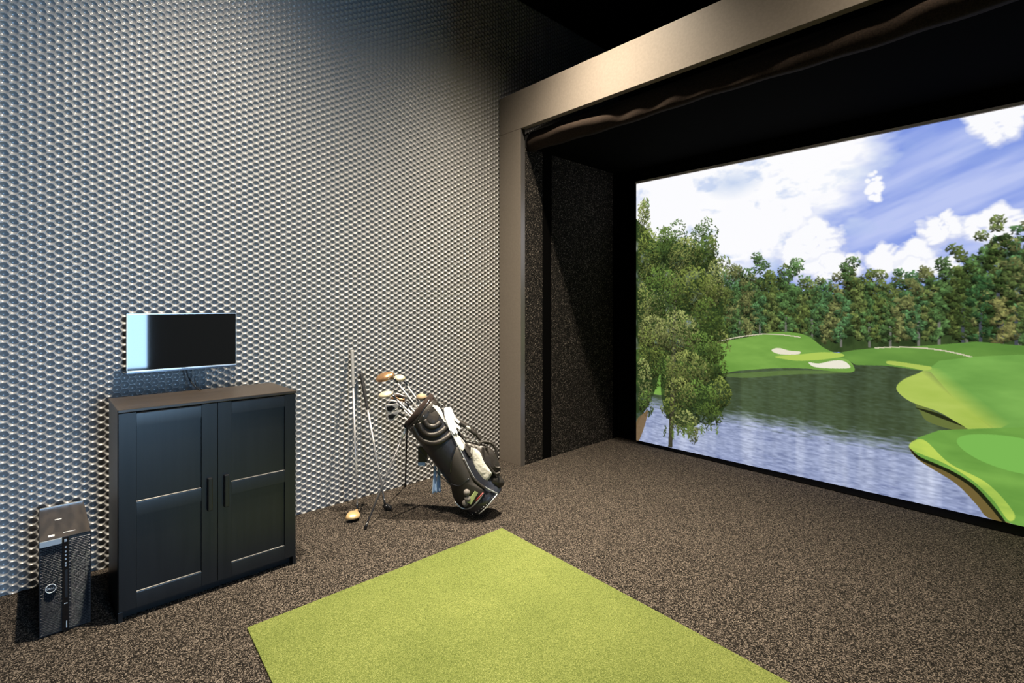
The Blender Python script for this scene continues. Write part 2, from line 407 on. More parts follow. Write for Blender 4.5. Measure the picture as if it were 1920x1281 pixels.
# pixel-of-photograph coordinates of each cell, used to lay measured shapes out
def vnoise(sx, sy, seed, oct=4, shear=0.0):
    r = np.random.default_rng(seed); out = np.zeros((H_, W_), np.float32); amp = 1.0; tot = 0
    for o in range(oct):
        gw, gh = int(W_/sx)+3, int((H_+shear*W_)/sy)+3
        g = r.random((gh, gw)).astype(np.float32)
        fx, fy = xx/sx, (yy+shear*xx)/sy; ix, iy = fx.astype(int), fy.astype(int); tx, ty = fx-ix, fy-iy
        tx, ty = tx*tx*(3-2*tx), ty*ty*(3-2*ty)
        out += amp*((g[iy, ix]*(1-tx)+g[iy, ix+1]*tx)*(1-ty)+(g[iy+1, ix]*(1-tx)+g[iy+1, ix+1]*tx)*ty)
        tot += amp; amp *= 0.5; sx = max(2, sx/2); sy = max(2, sy/2)
    return out/tot
def mask(pts, smooth=True, soft=1.2, px=True):
    q = [S(*p) for p in pts] if px else pts
    if smooth: q = [(v.x, v.y) for v in crom([(a, b, 0) for a, b in q], 6, True)]
    xs = [a for a, _ in q]; ys = [b for _, b in q]
    x0, x1 = max(0, int(min(xs))-3), min(W_, int(max(xs))+4); y0, y1 = max(0, int(min(ys))-3), min(H_, int(max(ys))+4)
    M = np.zeros((H_, W_), np.float32)
    if x1 <= x0 or y1 <= y0: return M
    acc = np.zeros((y1-y0, x1-x0), np.float32)
    for ox, oy in ((-.25, -.25), (.25, -.25), (-.25, .25), (.25, .25)):
        X, Y = xx[y0:y1, x0:x1]+ox, yy[y0:y1, x0:x1]+oy; ins = np.zeros(X.shape, bool)
        for i in range(len(q)):
            (ax, ay), (bx, by) = q[i], q[(i+1) % len(q)]
            if ay == by: continue
            ins ^= ((ay > Y) != (by > Y)) & (X < (bx-ax)*(Y-ay)/(by-ay)+ax)
        acc += ins
    M[y0:y1, x0:x1] = acc/4; return M
def C3(r, g, b): return np.array((r, g, b), np.float32)
img = np.zeros((H_, W_, 3), np.float32)
def over(M, col): 
    global img
    img = img*(1-M[..., None])+np.asarray(col, np.float32)*M[..., None]
# sky
n1 = vnoise(150, 70, 1, 5); n2 = vnoise(60, 34, 2, 5)
px_grid = xx/RES+SX0
sxv = lambda px, py: S(px, py)[0]
t = np.clip((xx-sxv(1400, 400))/(sxv(1760, 400)-sxv(1400, 400)), 0, 1)
blue = C3(126, 150, 226)*(1-np.clip(yy/H_*0.9, 0, 1)[..., None])+C3(150, 172, 238)*np.clip(yy/H_*0.9, 0, 1)[..., None]
img[:] = blue
diag = (xx*0.35+yy)/(W_*0.35+H_)
streak = vnoise(260, 46, 5, 4, shear=0.38)
over(np.clip((streak-0.42)*2.4, 0, 0.6), C3(176, 190, 242))
(ax_, ay_), (bx_, by_) = S(1650, 250), S(1425, 480)
dl = ((xx-ax_)*(by_-ay_)-(yy-ay_)*(bx_-ax_))/math.hypot(bx_-ax_, by_-ay_)      # > 0 to the right of the cloud bank's edge
over(np.clip(0.52-dl/100+(n1-0.5)*2.6+(n2-0.5)*1.0, 0, 1), C3(253, 253, 255))
over(np.clip((streak-0.50)*3.0, 0, 0.6)*np.clip(dl/160+0.3, 0, 1), C3(206, 214, 248))
over(np.clip((n2-0.54)*4, 0, 0.6)*np.clip(1.2-t, 0, 1), C3(176, 196, 236))
def puff(px, py, rw, rh, n=26, seed=0, shade=True):
    r = np.random.default_rng(seed); cx, cy = S(px, py)
    ax = abs(S(px+rw, py)[0]-cx); ay = abs(S(px, py+rh)[1]-cy)
    M = np.zeros((H_, W_), np.float32); nn = vnoise(16, 14, seed+50, 3)
    for k in range(n):
        a = r.random()*6.28; q = r.random()**0.6; ux, uy = cx+ax*q*math.cos(a)*0.8, cy+ay*q*math.sin(a)*0.8
        rr = (0.22+0.28*r.random())*min(ax, ay)
        M = np.maximum(M, np.clip((1.35-np.hypot((xx-ux)/1.15, yy-uy)/rr)*1.6+(nn-0.5)*2.2, 0, 1))
    if shade:
        over(M*0.9, C3(196, 204, 238)); 
        M2 = np.roll(np.roll(M, -int(ay*0.22), 0), -int(ax*0.12), 1)
        over(np.minimum(M, M2)*0.97, C3(253, 253, 255))
    else: over(M, C3(252, 252, 255))
puff(1640, 348, 20, 34, 22, 3, False)
puff(1522, 465, 52, 72, 46, 4); puff(1490, 400, 30, 34, 18, 5, False)
puff(1400, 425, 80, 50, 50, 6, False); puff(1250, 390, 60, 60, 40, 16, False); over(np.clip(1-np.hypot((xx-S(1375, 345)[0])/70, (yy-S(1375, 345)[1])/38), 0, 1)*np.clip(0.4+n2, 0, 1)*0.9, C3(186, 204, 236))
puff(1690, 490, 70, 36, 40, 7); puff(1765, 430, 38, 36, 30, 8); puff(1860, 425, 70, 34, 36, 9); puff(1870, 235, 60, 40, 40, 10)
puff(1740, 500, 80, 26, 30, 17); puff(1560, 500, 60, 30, 26, 12)
for k in range(7): puff(2050+k*150, 300+140*math.sin(k*2.1), 110, 60, 26, 30+k)
# splat brush for leaves
KER = []
for k in range(10):
    a = math.pi*k/10
    for rl, rs_ in ((4.2, 1.7), (3.0, 1.4)):
        gy, gx = np.mgrid[-5:6, -5:6].astype(np.float32)
        u, v = gx*math.cos(a)+gy*math.sin(a), -gx*math.sin(a)+gy*math.cos(a)
        KER.append(np.clip(1.6-np.hypot(u/rl, v/rs_)*1.6, 0, 1)[..., None])
def leaves(xs, ys, cols, kid=None):
    xs = xs.astype(int); ys = ys.astype(int)
    kid = rng.integers(0, len(KER), len(xs)) if kid is None else kid
    for x, y, c, k in zip(xs, ys, cols, kid):
        if 6 <= x < W_-6 and 6 <= y < H_-6:
            p = img[y-5:y+6, x-5:x+6]; p += KER[k]*(c-p)*0.9
def tree(px, top, base, hw, col, dens=1.0, seed=0, trunk=None):
    r = np.random.default_rng(seed)
    cx, ty = S(px, top); by = S(px, base)[1]; w = abs(S(px+hw, top)[0]-cx); h = by-ty
    if trunk is not None:
        tw = max(1.5, w*0.07); x0, x1 = int(cx-tw), int(cx+tw)+1
        if 0 < x0 < W_-3: img[int(ty+h*0.5):int(by), x0:x1] = trunk
    nb = int(11+w/5)
    for kb in range(nb):
        f = (kb+0.5)/nb; f = f*0.92
        ww = w*(math.sin(math.pi*min(1, f*0.72+0.18))**0.6)
        bx, byy = cx+(r.random()*2-1)*ww*0.75, ty+h*f*0.95
        br = w*(0.28+0.2*r.random())
        n = int(34*dens*(br/12)**1.3)+10
        a = r.random(n)*6.283; q = np.sqrt(r.random(n))
        lx, ly = bx+br*q*np.cos(a), byy+br*q*np.sin(a)*0.9
        br_ = np.clip(0.62-0.45*(ly-byy)/br+0.12*(lx-bx)/br+r.normal(0, 0.16, n), 0.12, 1.25)
        order = np.argsort(br_)
        leaves(lx[order], ly[order], (np.array(col)[None]*br_[order, None]).astype(np.float32))
top_pts = [(1193,400),(1245,430),(1310,460),(1345,492),(1365,512),(1390,505),(1425,482),(1460,508),(1490,497),(1520,528),(1545,535),(1580,512),(1597,492),(1620,515),(1645,538),(1665,517),(1700,510),(1724,505),(1760,490),(1800,465),(1830,470),(1856,412),(1890,430),(1920,408),(2000,430),(2100,480),(2300,470),(2600,440),(3200,430)]
M = mask([(a, b+36) for a, b in top_pts if a > 1330]+[(3200, 690), (1920, 662), (1560, 660), (1330, 640)], smooth=False)
M = M*np.clip((vnoise(12, 14, 23, 3)-0.30)*6, 0, 1)*1.0; Mlow = mask([(1330, 560), (3200, 540), (3200, 690), (1920, 662), (1560, 660), (1330, 640)], False); M = np.maximum(M, Mlow)
over(M, C3(46, 62, 34)); over(M*np.clip((vnoise(14, 20, 21, 3)-0.45)*3, 0, 0.7), C3(66, 86, 46))
pal = [(118, 134, 74), (94, 130, 74), (104, 120, 62), (86, 116, 66), (126, 132, 80), (90, 130, 82)]
backs = [(a, b) for a, b in top_pts if a > 1330]
for k, (a, b) in enumerate(backs[:-1]):
    c, e = backs[k+1]
    if c < 2000: tree((a+c)/2, max(b, e)+14, 640, 30, (84, 108, 60), 1.2, 700+k)
for k, (a, b) in enumerate(backs): tree(a, b-4, 640, 33 if a < 1920 else 60, pal[(k*5) % 6], 1.25, 100+k)
for k in range(24):
    a = 1360+k*24+random.uniform(-8, 8); tree(a, 556+random.uniform(-22, 26), 652, 20, pal[(k*7+2) % 6], 1.0, 200+k, trunk=C3(112, 112, 104) if k % 2 else None)
for k, (a, b) in enumerate([(1805, 500), (1838, 520), (1872, 440), (1905, 500), (1880, 560)]): tree(a, b, 655, 30, [(70, 88, 44), (60, 96, 56), (58, 78, 38), (92, 110, 60), (140, 140, 84)][k], 1.2, 260+k, trunk=C3(70, 74, 84))
# water
Mw = mask([(1193,690),(1300,672),(1430,670),(1595,664),(1660,668),(1730,690),(1800,710),(2200,900),(2200,1100),(1193,835)], smooth=False)
rip = vnoise(22, 3, 41, 3); col_n = vnoise(26, 400, 42, 3); rip2 = vnoise(10, 2.4, 44, 2)
ly = S(1400, 757)[1]; dpt = np.clip((yy-(S(1400, 770)[1]+(xx-S(1400, 770)[0])*0.012)-18*(rip-0.5)*2)/34, 0, 1)[..., None]
darkw = C3(70, 84, 58)*(0.75+0.5*col_n[..., None])+C3(18, 22, 26)*(rip2[..., None]-0.35)
lightw = C3(164, 174, 204)+C3(58, 54, 40)*np.clip((col_n-0.54)*1.8, -0.2, 1)[..., None]+(rip2[..., None]-0.5)*52-(np.clip((rip-0.55)*3, 0, 1))[..., None]*C3(26, 26, 22)
lightw = lightw-C3(22, 20, 6)*np.clip((yy-S(1500, 860)[1])/150, 0, 1)[..., None]
over(Mw, darkw*(1-dpt)+lightw*dpt)
# fairways
grass_n = vnoise(60, 20, 31, 4)
def green(pts, c1, c2, smooth=True):
    M = mask(pts, smooth); over(M, np.array(c1)*(1-grass_n[..., None])+np.array(c2)*grass_n[..., None]); return M
green([(1193,720),(1193,655),(1300,650),(1345,642),(1400,632),(1460,622),(1510,628),(1545,652),(1580,668),(1600,686),(1590,698),(1500,690),(1420,692),(1350,702),(1250,740)], C3(98, 142, 60), C3(144, 188, 90))
green([(1556,664),(1588,674),(1604,684),(1660,685),(1740,696),(1800,702),(2000,720),(3000,900),(3000,640),(1920,648),(1830,640),(1770,645),(1700,650),(1640,652),(1600,656)], C3(82, 124, 54), C3(118, 162, 74), False)
over(mask([(1447,655),(1460,652),(1480,657),(1500,659),(1495,664),(1465,664),(1450,660)]), C3(232, 226, 204))
over(mask([(1453,668),(1500,664),(1540,660),(1575,662),(1580,668),(1540,674),(1500,676),(1470,673)]), C3(176, 202, 92))
over(mask([(1516,679),(1535,681),(1560,676),(1580,676),(1592,684),(1590,690),(1550,690),(1525,687)]), C3(236, 232, 214))
for a, b in (((1350, 639), (1430, 626)), ((1430, 626), (1500, 632)), ((1640, 652), (1740, 653)), ((1740, 653), (1832, 672))):
    (x0, y0), (x1, y1) = S(*a), S(*b)
    for q in np.linspace(0, 1, 160):
        x, y = int(x0+(x1-x0)*q), int(y0+(y1-y0)*q-2*math.sin(math.pi*q)); 
        if 0 < x < W_-2 and 0 < y < H_-3: img[y:y+2, x:x+2] = C3(206, 200, 174)
over(mask([(1346,703),(1420,697),(1500,694),(1595,697),(1560,700),(1480,702),(1400,708)])*0.6, C3(110, 140, 70))
# right banks
shore1 = [(1680,728),(1692,712),(1722,698),(1740,690),(1665,680),(1668,676),(1720,682),(1745,686),(1760,690),(1800,700),(1880,770),(1850,800),(1820,806),(1806,798),(1760,770),(1720,758),(1696,746)]
over(mask([(1740,692),(1760,676),(1830,668),(1920,664),(3000,640),(3000,1600),(1920,905),(1860,800),(1800,760)], False), C3(98, 146, 66)*(1-grass_n[..., None])+C3(134, 184, 90)*grass_n[..., None])
over(mask([(1720,757),(1800,795),(1822,806),(1790,806),(1740,790),(1725,772)]), C3(104, 116, 60))
(ax_, ay_), (bx_, by_) = S(1752, 700), S(1866, 790)
ds = ((xx-ax_)*(by_-ay_)-(yy-ay_)*(bx_-ax_))/math.hypot(bx_-ax_, by_-ay_)
shorecol = C3(160, 186, 78)*(1-grass_n[..., None])+C3(188, 206, 104)*grass_n[..., None]
over(mask([(1680,728),(1692,712),(1722,699),(1745,690),(1800,700),(1900,770),(1880,800),(1850,808),(1822,806),(1806,799),(1760,772),(1720,758),(1696,746)])*np.clip(0.5-ds/26, 0, 1), shorecol)
over(mask([(1664,682),(1668,676),(1720,683),(1746,688),(1735,694),(1700,688)]), shorecol)
over(mask([(1716,764),(1770,786),(1806,799),(1800,795),(1760,775)])*0.9, C3(30, 34, 18))
Mb = mask([(1704,838),(1720,820),(1760,806),(1830,803),(1920,800),(3000,900),(3000,1800),(1920,990),(1880,975),(1855,945),(1820,905),(1780,880),(1725,858)], False)
over(mask([(1704,838),(1722,862),(1790,905),(1830,945),(1852,970),(1905,985),(1885,975),(1860,940),(1820,898),(1770,868),(1725,850)]), C3(112, 96, 54))
over(Mb, C3(94, 142, 60)*(1-grass_n[..., None])+C3(130, 180, 82)*grass_n[..., None])
over(mask([(1704,838),(1712,826),(1735,826),(1780,868),(1850,905),(1900,960),(1890,975),(1860,935),(1820,898),(1770,868),(1725,850)])*np.clip(0.4+grass_n, 0, 1), C3(190, 212, 92))
over(mask([(1706,841),(1725,856),(1780,880),(1825,908),(1860,945),(1884,977),(1878,977),(1852,946),(1818,911),(1774,884),(1722,860)])*0.95, C3(26, 30, 16))
over(mask([(1793,826),(1810,815),(1860,814),(1920,822),(2050,850),(2050,900),(1920,888),(1850,868),(1808,845)]), C3(124, 184, 84))
# near tree at the left of the picture
def droop(px, py, n, sx, sy, col, seed, up=0.3):
    r = np.random.default_rng(seed); cx, cy = S(px, py); ax = abs(S(px+sx, py)[0]-cx); ay = abs(S(px, py+sy)[1]-cy)
    a = r.random(n)*6.283; q = np.sqrt(r.random(n)); lx = cx+ax*q*np.cos(a); lyy = cy+ay*q*np.sin(a)+0.3*(np.abs(lx-cx))*0.5
    br = np.clip(0.72-0.42*(lyy-cy)/ay+r.normal(0, 0.2, n), 0.15, 1.35); o = np.argsort(br)
    k = r.integers(0, 20, n)
    leaves(lx[o], lyy[o], (np.array(col)[None]*br[o, None]).astype(np.float32), k[o])
Mt = mask([(1180,440),(1206,425),(1222,445),(1235,455),(1262,450),(1300,465),(1335,470),(1350,520),(1356,580),(1345,640),(1350,690),(1372,735),(1358,765),(1335,792),(1318,790),(1300,800),(1275,800),(1250,780),(1240,740),(1238,700),(1225,740),(1205,775),(1180,790)])
over(Mt*np.clip(0.8+1.4*(vnoise(18, 24, 61, 3)-0.35), 0, 1), C3(44, 60, 32))
def trunkline(p0, p1, w0, w1, c):
    (x0, y0), (x1, y1) = S(*p0), S(*p1)
    for q in np.linspace(0, 1, 300):
        x, y, ww = x0+(x1-x0)*q, y0+(y1-y0)*q, w0+(w1-w0)*q
        xa, xb = int(x-ww), int(x+ww)+1
        if 0 <= xa and xb < W_ and 0 <= y < H_: img[int(y), xa:xb] = np.array(c)*(0.85+0.3*rng.random((xb-xa, 1)))
trunkline((1266, 520), (1262, 735), 3, 6, (84, 84, 70)); trunkline((1262, 735), (1257, 838), 6, 5, (66, 64, 50)); trunkline((1262, 740), (1290, 700), 3, 2, (58, 58, 40))
TC = [(122, 136, 66), (98, 124, 58), (134, 142, 78), (84, 104, 48), (146, 152, 92)]
spots_ = [(1203,425,18,46),(1211,392,7,24),(1206,400,12,24),(1246,440,9,16),(1335,458,8,18),(1215,480,26,50),(1250,455,20,30),(1285,480,34,36),(1325,475,22,34),(1340,530,18,44),(1300,540,44,44),(1240,545,40,50),(1205,590,18,60),(1325,600,30,44),(1270,620,44,40),(1215,660,28,50),(1315,650,34,30),(1290,690,44,34),(1345,690,20,26),(1205,720,18,50),(1350,735,22,30),(1310,745,40,34),(1275,735,30,30),(1330,775,26,22),(1285,790,28,22),(1258,765,20,20),(1212,755,14,26),(1300,812,10,20),(1340,660,18,20),(1225,620,30,30)]
for k in range(60):
    f = random.random(); droop(1196+random.random()*155, 430+f*290, 130, 22, 26, TC[random.randrange(5)] if f > 0.2 else (76, 100, 52), 500+k)
for k, (a, b_, sx, sy) in enumerate(spots_): droop(a, b_, int(30+sx*sy*0.42), sx, sy, TC[k % 5], 400+k)
for k in range(22):
    a = 1245+random.random()*110; b_ = 790+random.random()*20; x, y = S(a, b_); n = 10
    leaves(np.full(n, x)+rng.normal(0, 2, n), y+np.arange(n)*2.0, [C3(86, 104, 48)*random.uniform(0.6, 1.2)]*n)
over(mask([(1193,790),(1206,775),(1215,770),(1208,800),(1198,826),(1193,828)])*0.9, C3(120, 96, 64))
img = np.clip(img, 0, 255)
lin = img/255.0; lin = np.where(lin <= 0.04045, lin/12.92, ((lin+0.055)/1.055)**2.4)
# vertices: every cell where the photograph shows the picture, coarser beyond
cols = list(range(0, int((3.55-SX0)*RES)))+list(range(int((3.55-SX0)*RES), W_-1, 4))+[W_-1]
rowsi = list(range(0, H_, 1)); rowsi = sorted(set(list(range(0, H_, 1))+[H_-1]))
ci, ri = np.array(cols), np.array(rowsi)
gx, gz = np.meshgrid(SX0+ci/(W_-1)*(SX1-SX0), SZ1-ri/(H_-1)*(SZ1-SZ0))
V = np.stack([gx.ravel(), np.full(gx.size, YS), gz.ravel()], 1).astype(np.float32)
nc, nr = len(ci), len(ri)
i0 = (np.arange(nr-1)[:, None]*nc+np.arange(nc-1)[None]).ravel()
Q = np.stack([i0, i0+nc, i0+nc+1, i0+1], 1).astype(np.int32)
scr = thing('projection_screen', ((SX0+SX1)/2, YS, SZ0), 'large projection screen showing a lake, trees and golf greens', 'screen')
V[:, 0] -= scr.location.x; V[:, 1] -= scr.location.y; V[:, 2] -= scr.location.z
me = bpy.data.meshes.new('picture'); me.vertices.add(len(V)); me.vertices.foreach_set('co', V.ravel())
me.loops.add(Q.size); me.loops.foreach_set('vertex_index', Q.ravel())
me.polygons.add(len(Q)); me.polygons.foreach_set('loop_start', np.arange(0, Q.size, 4, dtype=np.int32)); me.update(calc_edges=True)
ca = me.color_attributes.new('picture', 'FLOAT_COLOR', 'POINT')
cc = np.ones((len(V), 4), np.float32); cc[:, :3] = lin[ri][:, ci].reshape(-1, 3); ca.data.foreach_set('color', cc.ravel())
pm = bpy.data.materials.new('projected_picture'); pm.use_nodes = True; MATS['projected_picture'] = pm
N, L = nodes(pm); N.clear(); out = N.new('ShaderNodeOutputMaterial'); em = N.new('ShaderNodeEmission'); at_ = N.new('ShaderNodeAttribute'); at_.attribute_name = 'picture'
em.inputs['Strength'].default_value = 1.0; L.new(at_.outputs['Color'], em.inputs['Color']); L.new(em.outputs[0], out.inputs['Surface'])
pic = bpy.data.objects.new('picture', me); finish(pic, 'projected_picture', scr, False)
box('backing', (SX0-0.01, YS+0.0015, SZ0-0.01), (SX1+0.01, YS+0.010, SZ1+0.02), 'velvet_black', scr)
box('top_hem', (SX0-0.002, YS-0.012, SZ1+0.001), (SX1+0.002, YS+0.001, SZ1+0.024), 'hem_grey', scr, 0.002)
box('bottom_hem', (SX0-0.002, YS-0.003, 0.0025), (SX1+0.002, YS+0.001, SZ0-0.0005), 'velvet_black', scr)

# ------------------------------------------------------------------ turf mat
A, B_ = at(463, 1180, 2, 0), at(941, 992, 2, 0)
Cc, D = B_+Vector((2.40, -0.139, 0)), A+Vector((2.40, -0.170, 0))
b = MB(); q = [Vector((p.x, p.y, 0.0005)) for p in (A, D, Cc, B_)]
cen = sum(q, Vector())/4
b.prism(q, (0, 0, 0.0075))
tag(b.build('turf_mat', 'turf', bevel=0.003), 'square of bright green artificial turf lying on the carpet', 'mat')

# ------------------------------------------------------------------ cabinet
x0, x1, y0, y1, zt = 0.258, 0.655, 0.262, 1.040, 0.952
cb = thing('cabinet', ((x0+x1)/2, (y0+y1)/2, 0), 'black two-door cabinet with framed panel doors against the dimpled wall', 'cabinet')
for ya in (y0+0.001, y1-0.017): box('side_panel', (x0, ya, 0), (x1-0.019, ya+0.016, zt-0.016), 'cab_black', cb, 0.001)
box('top', (x0-0.002, y0-0.001, zt-0.016), (x1+0.001, y1+0.001, zt), 'cab_top', cb, 0.003)
box('bottom_shelf', (x0+0.01, y0+0.017, 0.05), (x1-0.02, y1-0.017, 0.066), 'cab_black', cb)
box('back_panel', (x0+0.002, y0+0.017, 0.05), (x0+0.006, y1-0.017, zt-0.017), 'cab_black', cb)
for ya in (y0+0.001, y1-0.018): box('leg', (x1-0.018, ya, 0), (x1-0.002, ya+0.017, 0.046), 'cab_black', cb, 0.001)
box('plinth', (x1-0.06, y0+0.02, 0.0), (x1-0.045, y1-0.02, 0.05), 'cab_black', cb)
def door(ya, yb, pa, pb, hy):
    zb, ztp = 0.047, zt-0.018
    d = box('door', (x1-0.018, ya, zb), (x1-0.0122, yb, ztp), 'cab_black', cb)
    g = 0.0006
    for a, c in ((ya, pa-g), (pb+g, yb)): box('stile', (x1-0.0122, a, zb), (x1, c, ztp), 'cab_black', d, 0.0006)
    for a, c in ((zb, 0.121), (0.463, 0.530), (0.872, ztp)):
        r = 0.009; arc = [(x1-0.0004-r+r*math.cos(t), c-r+r*math.sin(t)) for t in [math.pi/2*k/6 for k in range(7)]]
        prof = [(x1-0.012, a), (x1-0.0004, a)]+arc+[(x1-0.012, c)]
        MB().prism([Vector((px, pa, pz)) for px, pz in prof], (0, pb-pa, 0)).build('rail', 'cab_black', d, smooth='auto')
    for a, c in ((0.123, 0.461), (0.532, 0.870)): box('panel', (x1-0.0150, pa+0.001, a-0.004), (x1-0.0085, pb-0.001, c+0.001), 'cab_black', d)
    h = MB().box((x1, hy-0.011, 0.410), (x1+0.022, hy+0.011, 0.571)); h.build('handle', 'handle_black', d, bevel=0.004)
door(y0+0.003, 0.6545, 0.330, 0.586, 0.620)
door(0.6575, y1-0.003, 0.719, 0.979, 0.693)

# ------------------------------------------------------------------ monitor
mn = thing('monitor', (0.09, 0.614, 1.20), 'flat monitor with black screen and silver chin, on the wall above the cabinet', 'monitor')
my0, my1, mz0, mz1, mx = 0.349, 0.880, 1.052, 1.374, 0.120
bd = box('housing', (mx-0.032, my0, mz0), (mx-0.004, my1, mz1), 'plastic_black', mn, 0.004)
box('rear_bulge', (mx-0.062, my0+0.12, mz0+0.05), (mx-0.031, my1-0.12, mz1-0.05), 'plastic_black', mn, 0.008)
fm = MB().box((mx-0.0045, my0, mz1-0.004), (mx+0.001, my1, mz1)).box((mx-0.0045, my0, mz0+0.016), (mx+0.001, my0+0.003, mz1-0.004)).box((mx-0.0045, my1-0.003, mz0+0.016), (mx+0.001, my1, mz1-0.004)).build('bezel', 'silver', mn)
ch = box('chin', (mx-0.0045, my0, mz0), (mx+0.002, my1, mz0+0.016), 'silver', mn, 0.001)
box('chin_strip', (mx+0.0015, my0+0.001, mz0+0.0005), (mx+0.0026, my1-0.001, mz0+0.008), 'steel_dark', ch)
text_part('lettering', 'DELL', 0.010, (mx+0.0026, 0.614, mz0+0.0118), FACE_X, 'plastic_black', ch, sx=1.4)
box('screen_panel', (mx-0.004, my0+0.003, mz0+0.016), (mx, my1-0.003, mz1-0.004), 'screen_off', mn)
box('wall_mount', (0.0015, 0.56, 1.15), (mx-0.061, 0.67, 1.26), 'plastic_black', mn, 0.004)
MB().tube(crom([(0.08, 0.625, 1.10), (0.083, 0.632, 1.03), (0.10, 0.648, 0.98), (0.17, 0.655, 0.958), (0.262, 0.655, 0.9565), (0.30, 0.652, 0.9565)], 8), 0.004, 7).build('cable', 'plastic_black', mn, smooth=True)
MB().tube(crom([(0.08, 0.668, 1.10), (0.085, 0.672, 1.03), (0.10, 0.668, 0.98), (0.17, 0.664, 0.957), (0.262, 0.664, 0.9555), (0.29, 0.662, 0.9555)], 8), 0.0025, 7).build('cable', 'steel_dark', mn, smooth=True)

# ------------------------------------------------------------------ computer tower
tx0, tx1, ty0, ty1, th = 0.09, 0.565, 0.006, 0.176, 0.414
pc = thing('computer_tower', ((tx0+tx1)/2, 0.09, 0), 'black computer tower with mesh front standing on the carpet beside the cabinet', 'computer')
box('case', (tx0, ty0, 0.006), (tx1-0.02, ty1, th-0.004), 'pc_body', pc, 0.003)
tp = box('top_cover', (tx0, ty0+0.0015, th-0.004), (tx1-0.004, ty1-0.0015, th), 'pc_top', pc, 0.001)
box('rear_edge', (tx0, ty0+0.004, th), (tx0+0.012, ty1-0.004, th+0.004), 'silver', tp)
for (a, c, e, f) in ((0.30, 0.312, 0.06, 0.085), (0.505, 0.530, 0.035, 0.056), (0.505, 0.511, 0.085, 0.125)):
    box('printed_label', (a, c*0+e, th), (c, f, th+0.0006), 'print_white', tp)
fb = box('front_frame', (tx1-0.021, ty0, 0.004), (tx1-0.006, ty1, th-0.006), 'pc_body', pc, 0.002)
box('handle_strip', (tx1-0.008, ty0+0.001, 0.388), (tx1+0.003, 0.079, th-0.002), 'silver', fb, 0.001)
def grille(ya, yb, z0, z1):
    g = MB(); nr = int((z1-z0)/0.0072); ncl = int((yb-ya)/0.0118)
    for r in range(nr):
        z = z0+(r+0.5)*(z1-z0)/nr
        bow = 0.006*math.sin(math.pi*(z-0.02)/0.39)
        for k in range(ncl):
            w_ = (yb-ya)/ncl; yc = ya+(k+0.5)*w_+(0.25*w_ if r % 2 else -0.25*w_)
            yc = min(max(yc, ya+w_*0.42), yb-w_*0.42)
            X = tx1-0.006+bow
            g.add([(X+0.003, yc-w_*0.42, z-0.0022), (X+0.003, yc+w_*0.42, z-0.0022), (X-0.004, yc+w_*0.36, z+0.0024), (X-0.004, yc-w_*0.36, z+0.0024),
                   (X-0.005, yc-w_*0.42, z-0.0028), (X-0.005, yc+w_*0.42, z-0.0028)], [(0, 1, 2, 3), (0, 4, 5, 1), (3, 2, 5, 4), (0, 3, 4), (1, 5, 2)])
    return g.build('grille', 'pc_grille', fb, kind='stuff')
grille(ty0+0.004, 0.079, 0.012, 0.386); grille(0.103, ty1-0.003, 0.012, th-0.012)
st = box('centre_strip', (tx1-0.008, 0.080, 0.006), (tx1+0.003, 0.101, th-0.004), 'glossy_black', fb, 0.001)
box('drive_slot', (tx1+0.0026, 0.088, 0.15), (tx1+0.0036, 0.097, 0.27), 'plastic_black', st)
for z in (0.398,): box('power_button', (tx1+0.0026, 0.086, z-0.006), (tx1+0.0042, 0.095, z+0.006), 'silver', st, 0.001)
for z in (0.37, 0.35, 0.335, 0.318, 0.30, 0.29): box('port', (tx1+0.0026, 0.0885, z-0.005), (tx1+0.0036, 0.0935, z+0.003), 'silver', st)
box('status_line', (tx1+0.0026, 0.0855, 0.1235), (tx1+0.0036, 0.0965, 0.1265), 'print_white', st)
box('printed_label', (tx1+0.0026, 0.0925, 0.018), (tx1+0.0034, 0.0955, 0.048), 'print_white', st)
lg = MB(); lc = Vector((tx1+0.0045, 0.043, 0.207))
lg.tube([lc+Vector((0, 0.0165*math.cos(2*math.pi*k/28), 0.0178*math.sin(2*math.pi*k/28))) for k in range(29)], 0.0014, 6)
lo = lg.build('logo_ring', 'print_white', fb, smooth=True)
lb = MB().prism([lc+Vector((-0.004, 0.016*math.cos(2*math.pi*k/28), 0.0172*math.sin(2*math.pi*k/28))) for k in range(28)], (0.0035, 0, 0)); lb.build('logo_disc', 'plastic_black', fb)
for ch_, dy, rz in (('D', -0.0098, 0), ('E', -0.0030, 0.6), ('L', 0.0040, 0), ('L', 0.0098, 0)):
    text_part('lettering', ch_, 0.0105, lc+Vector((-0.0002, dy, 0)), FACE_X @ Matrix.Rotation(rz, 4, 'Z'), 'print_white', lo)

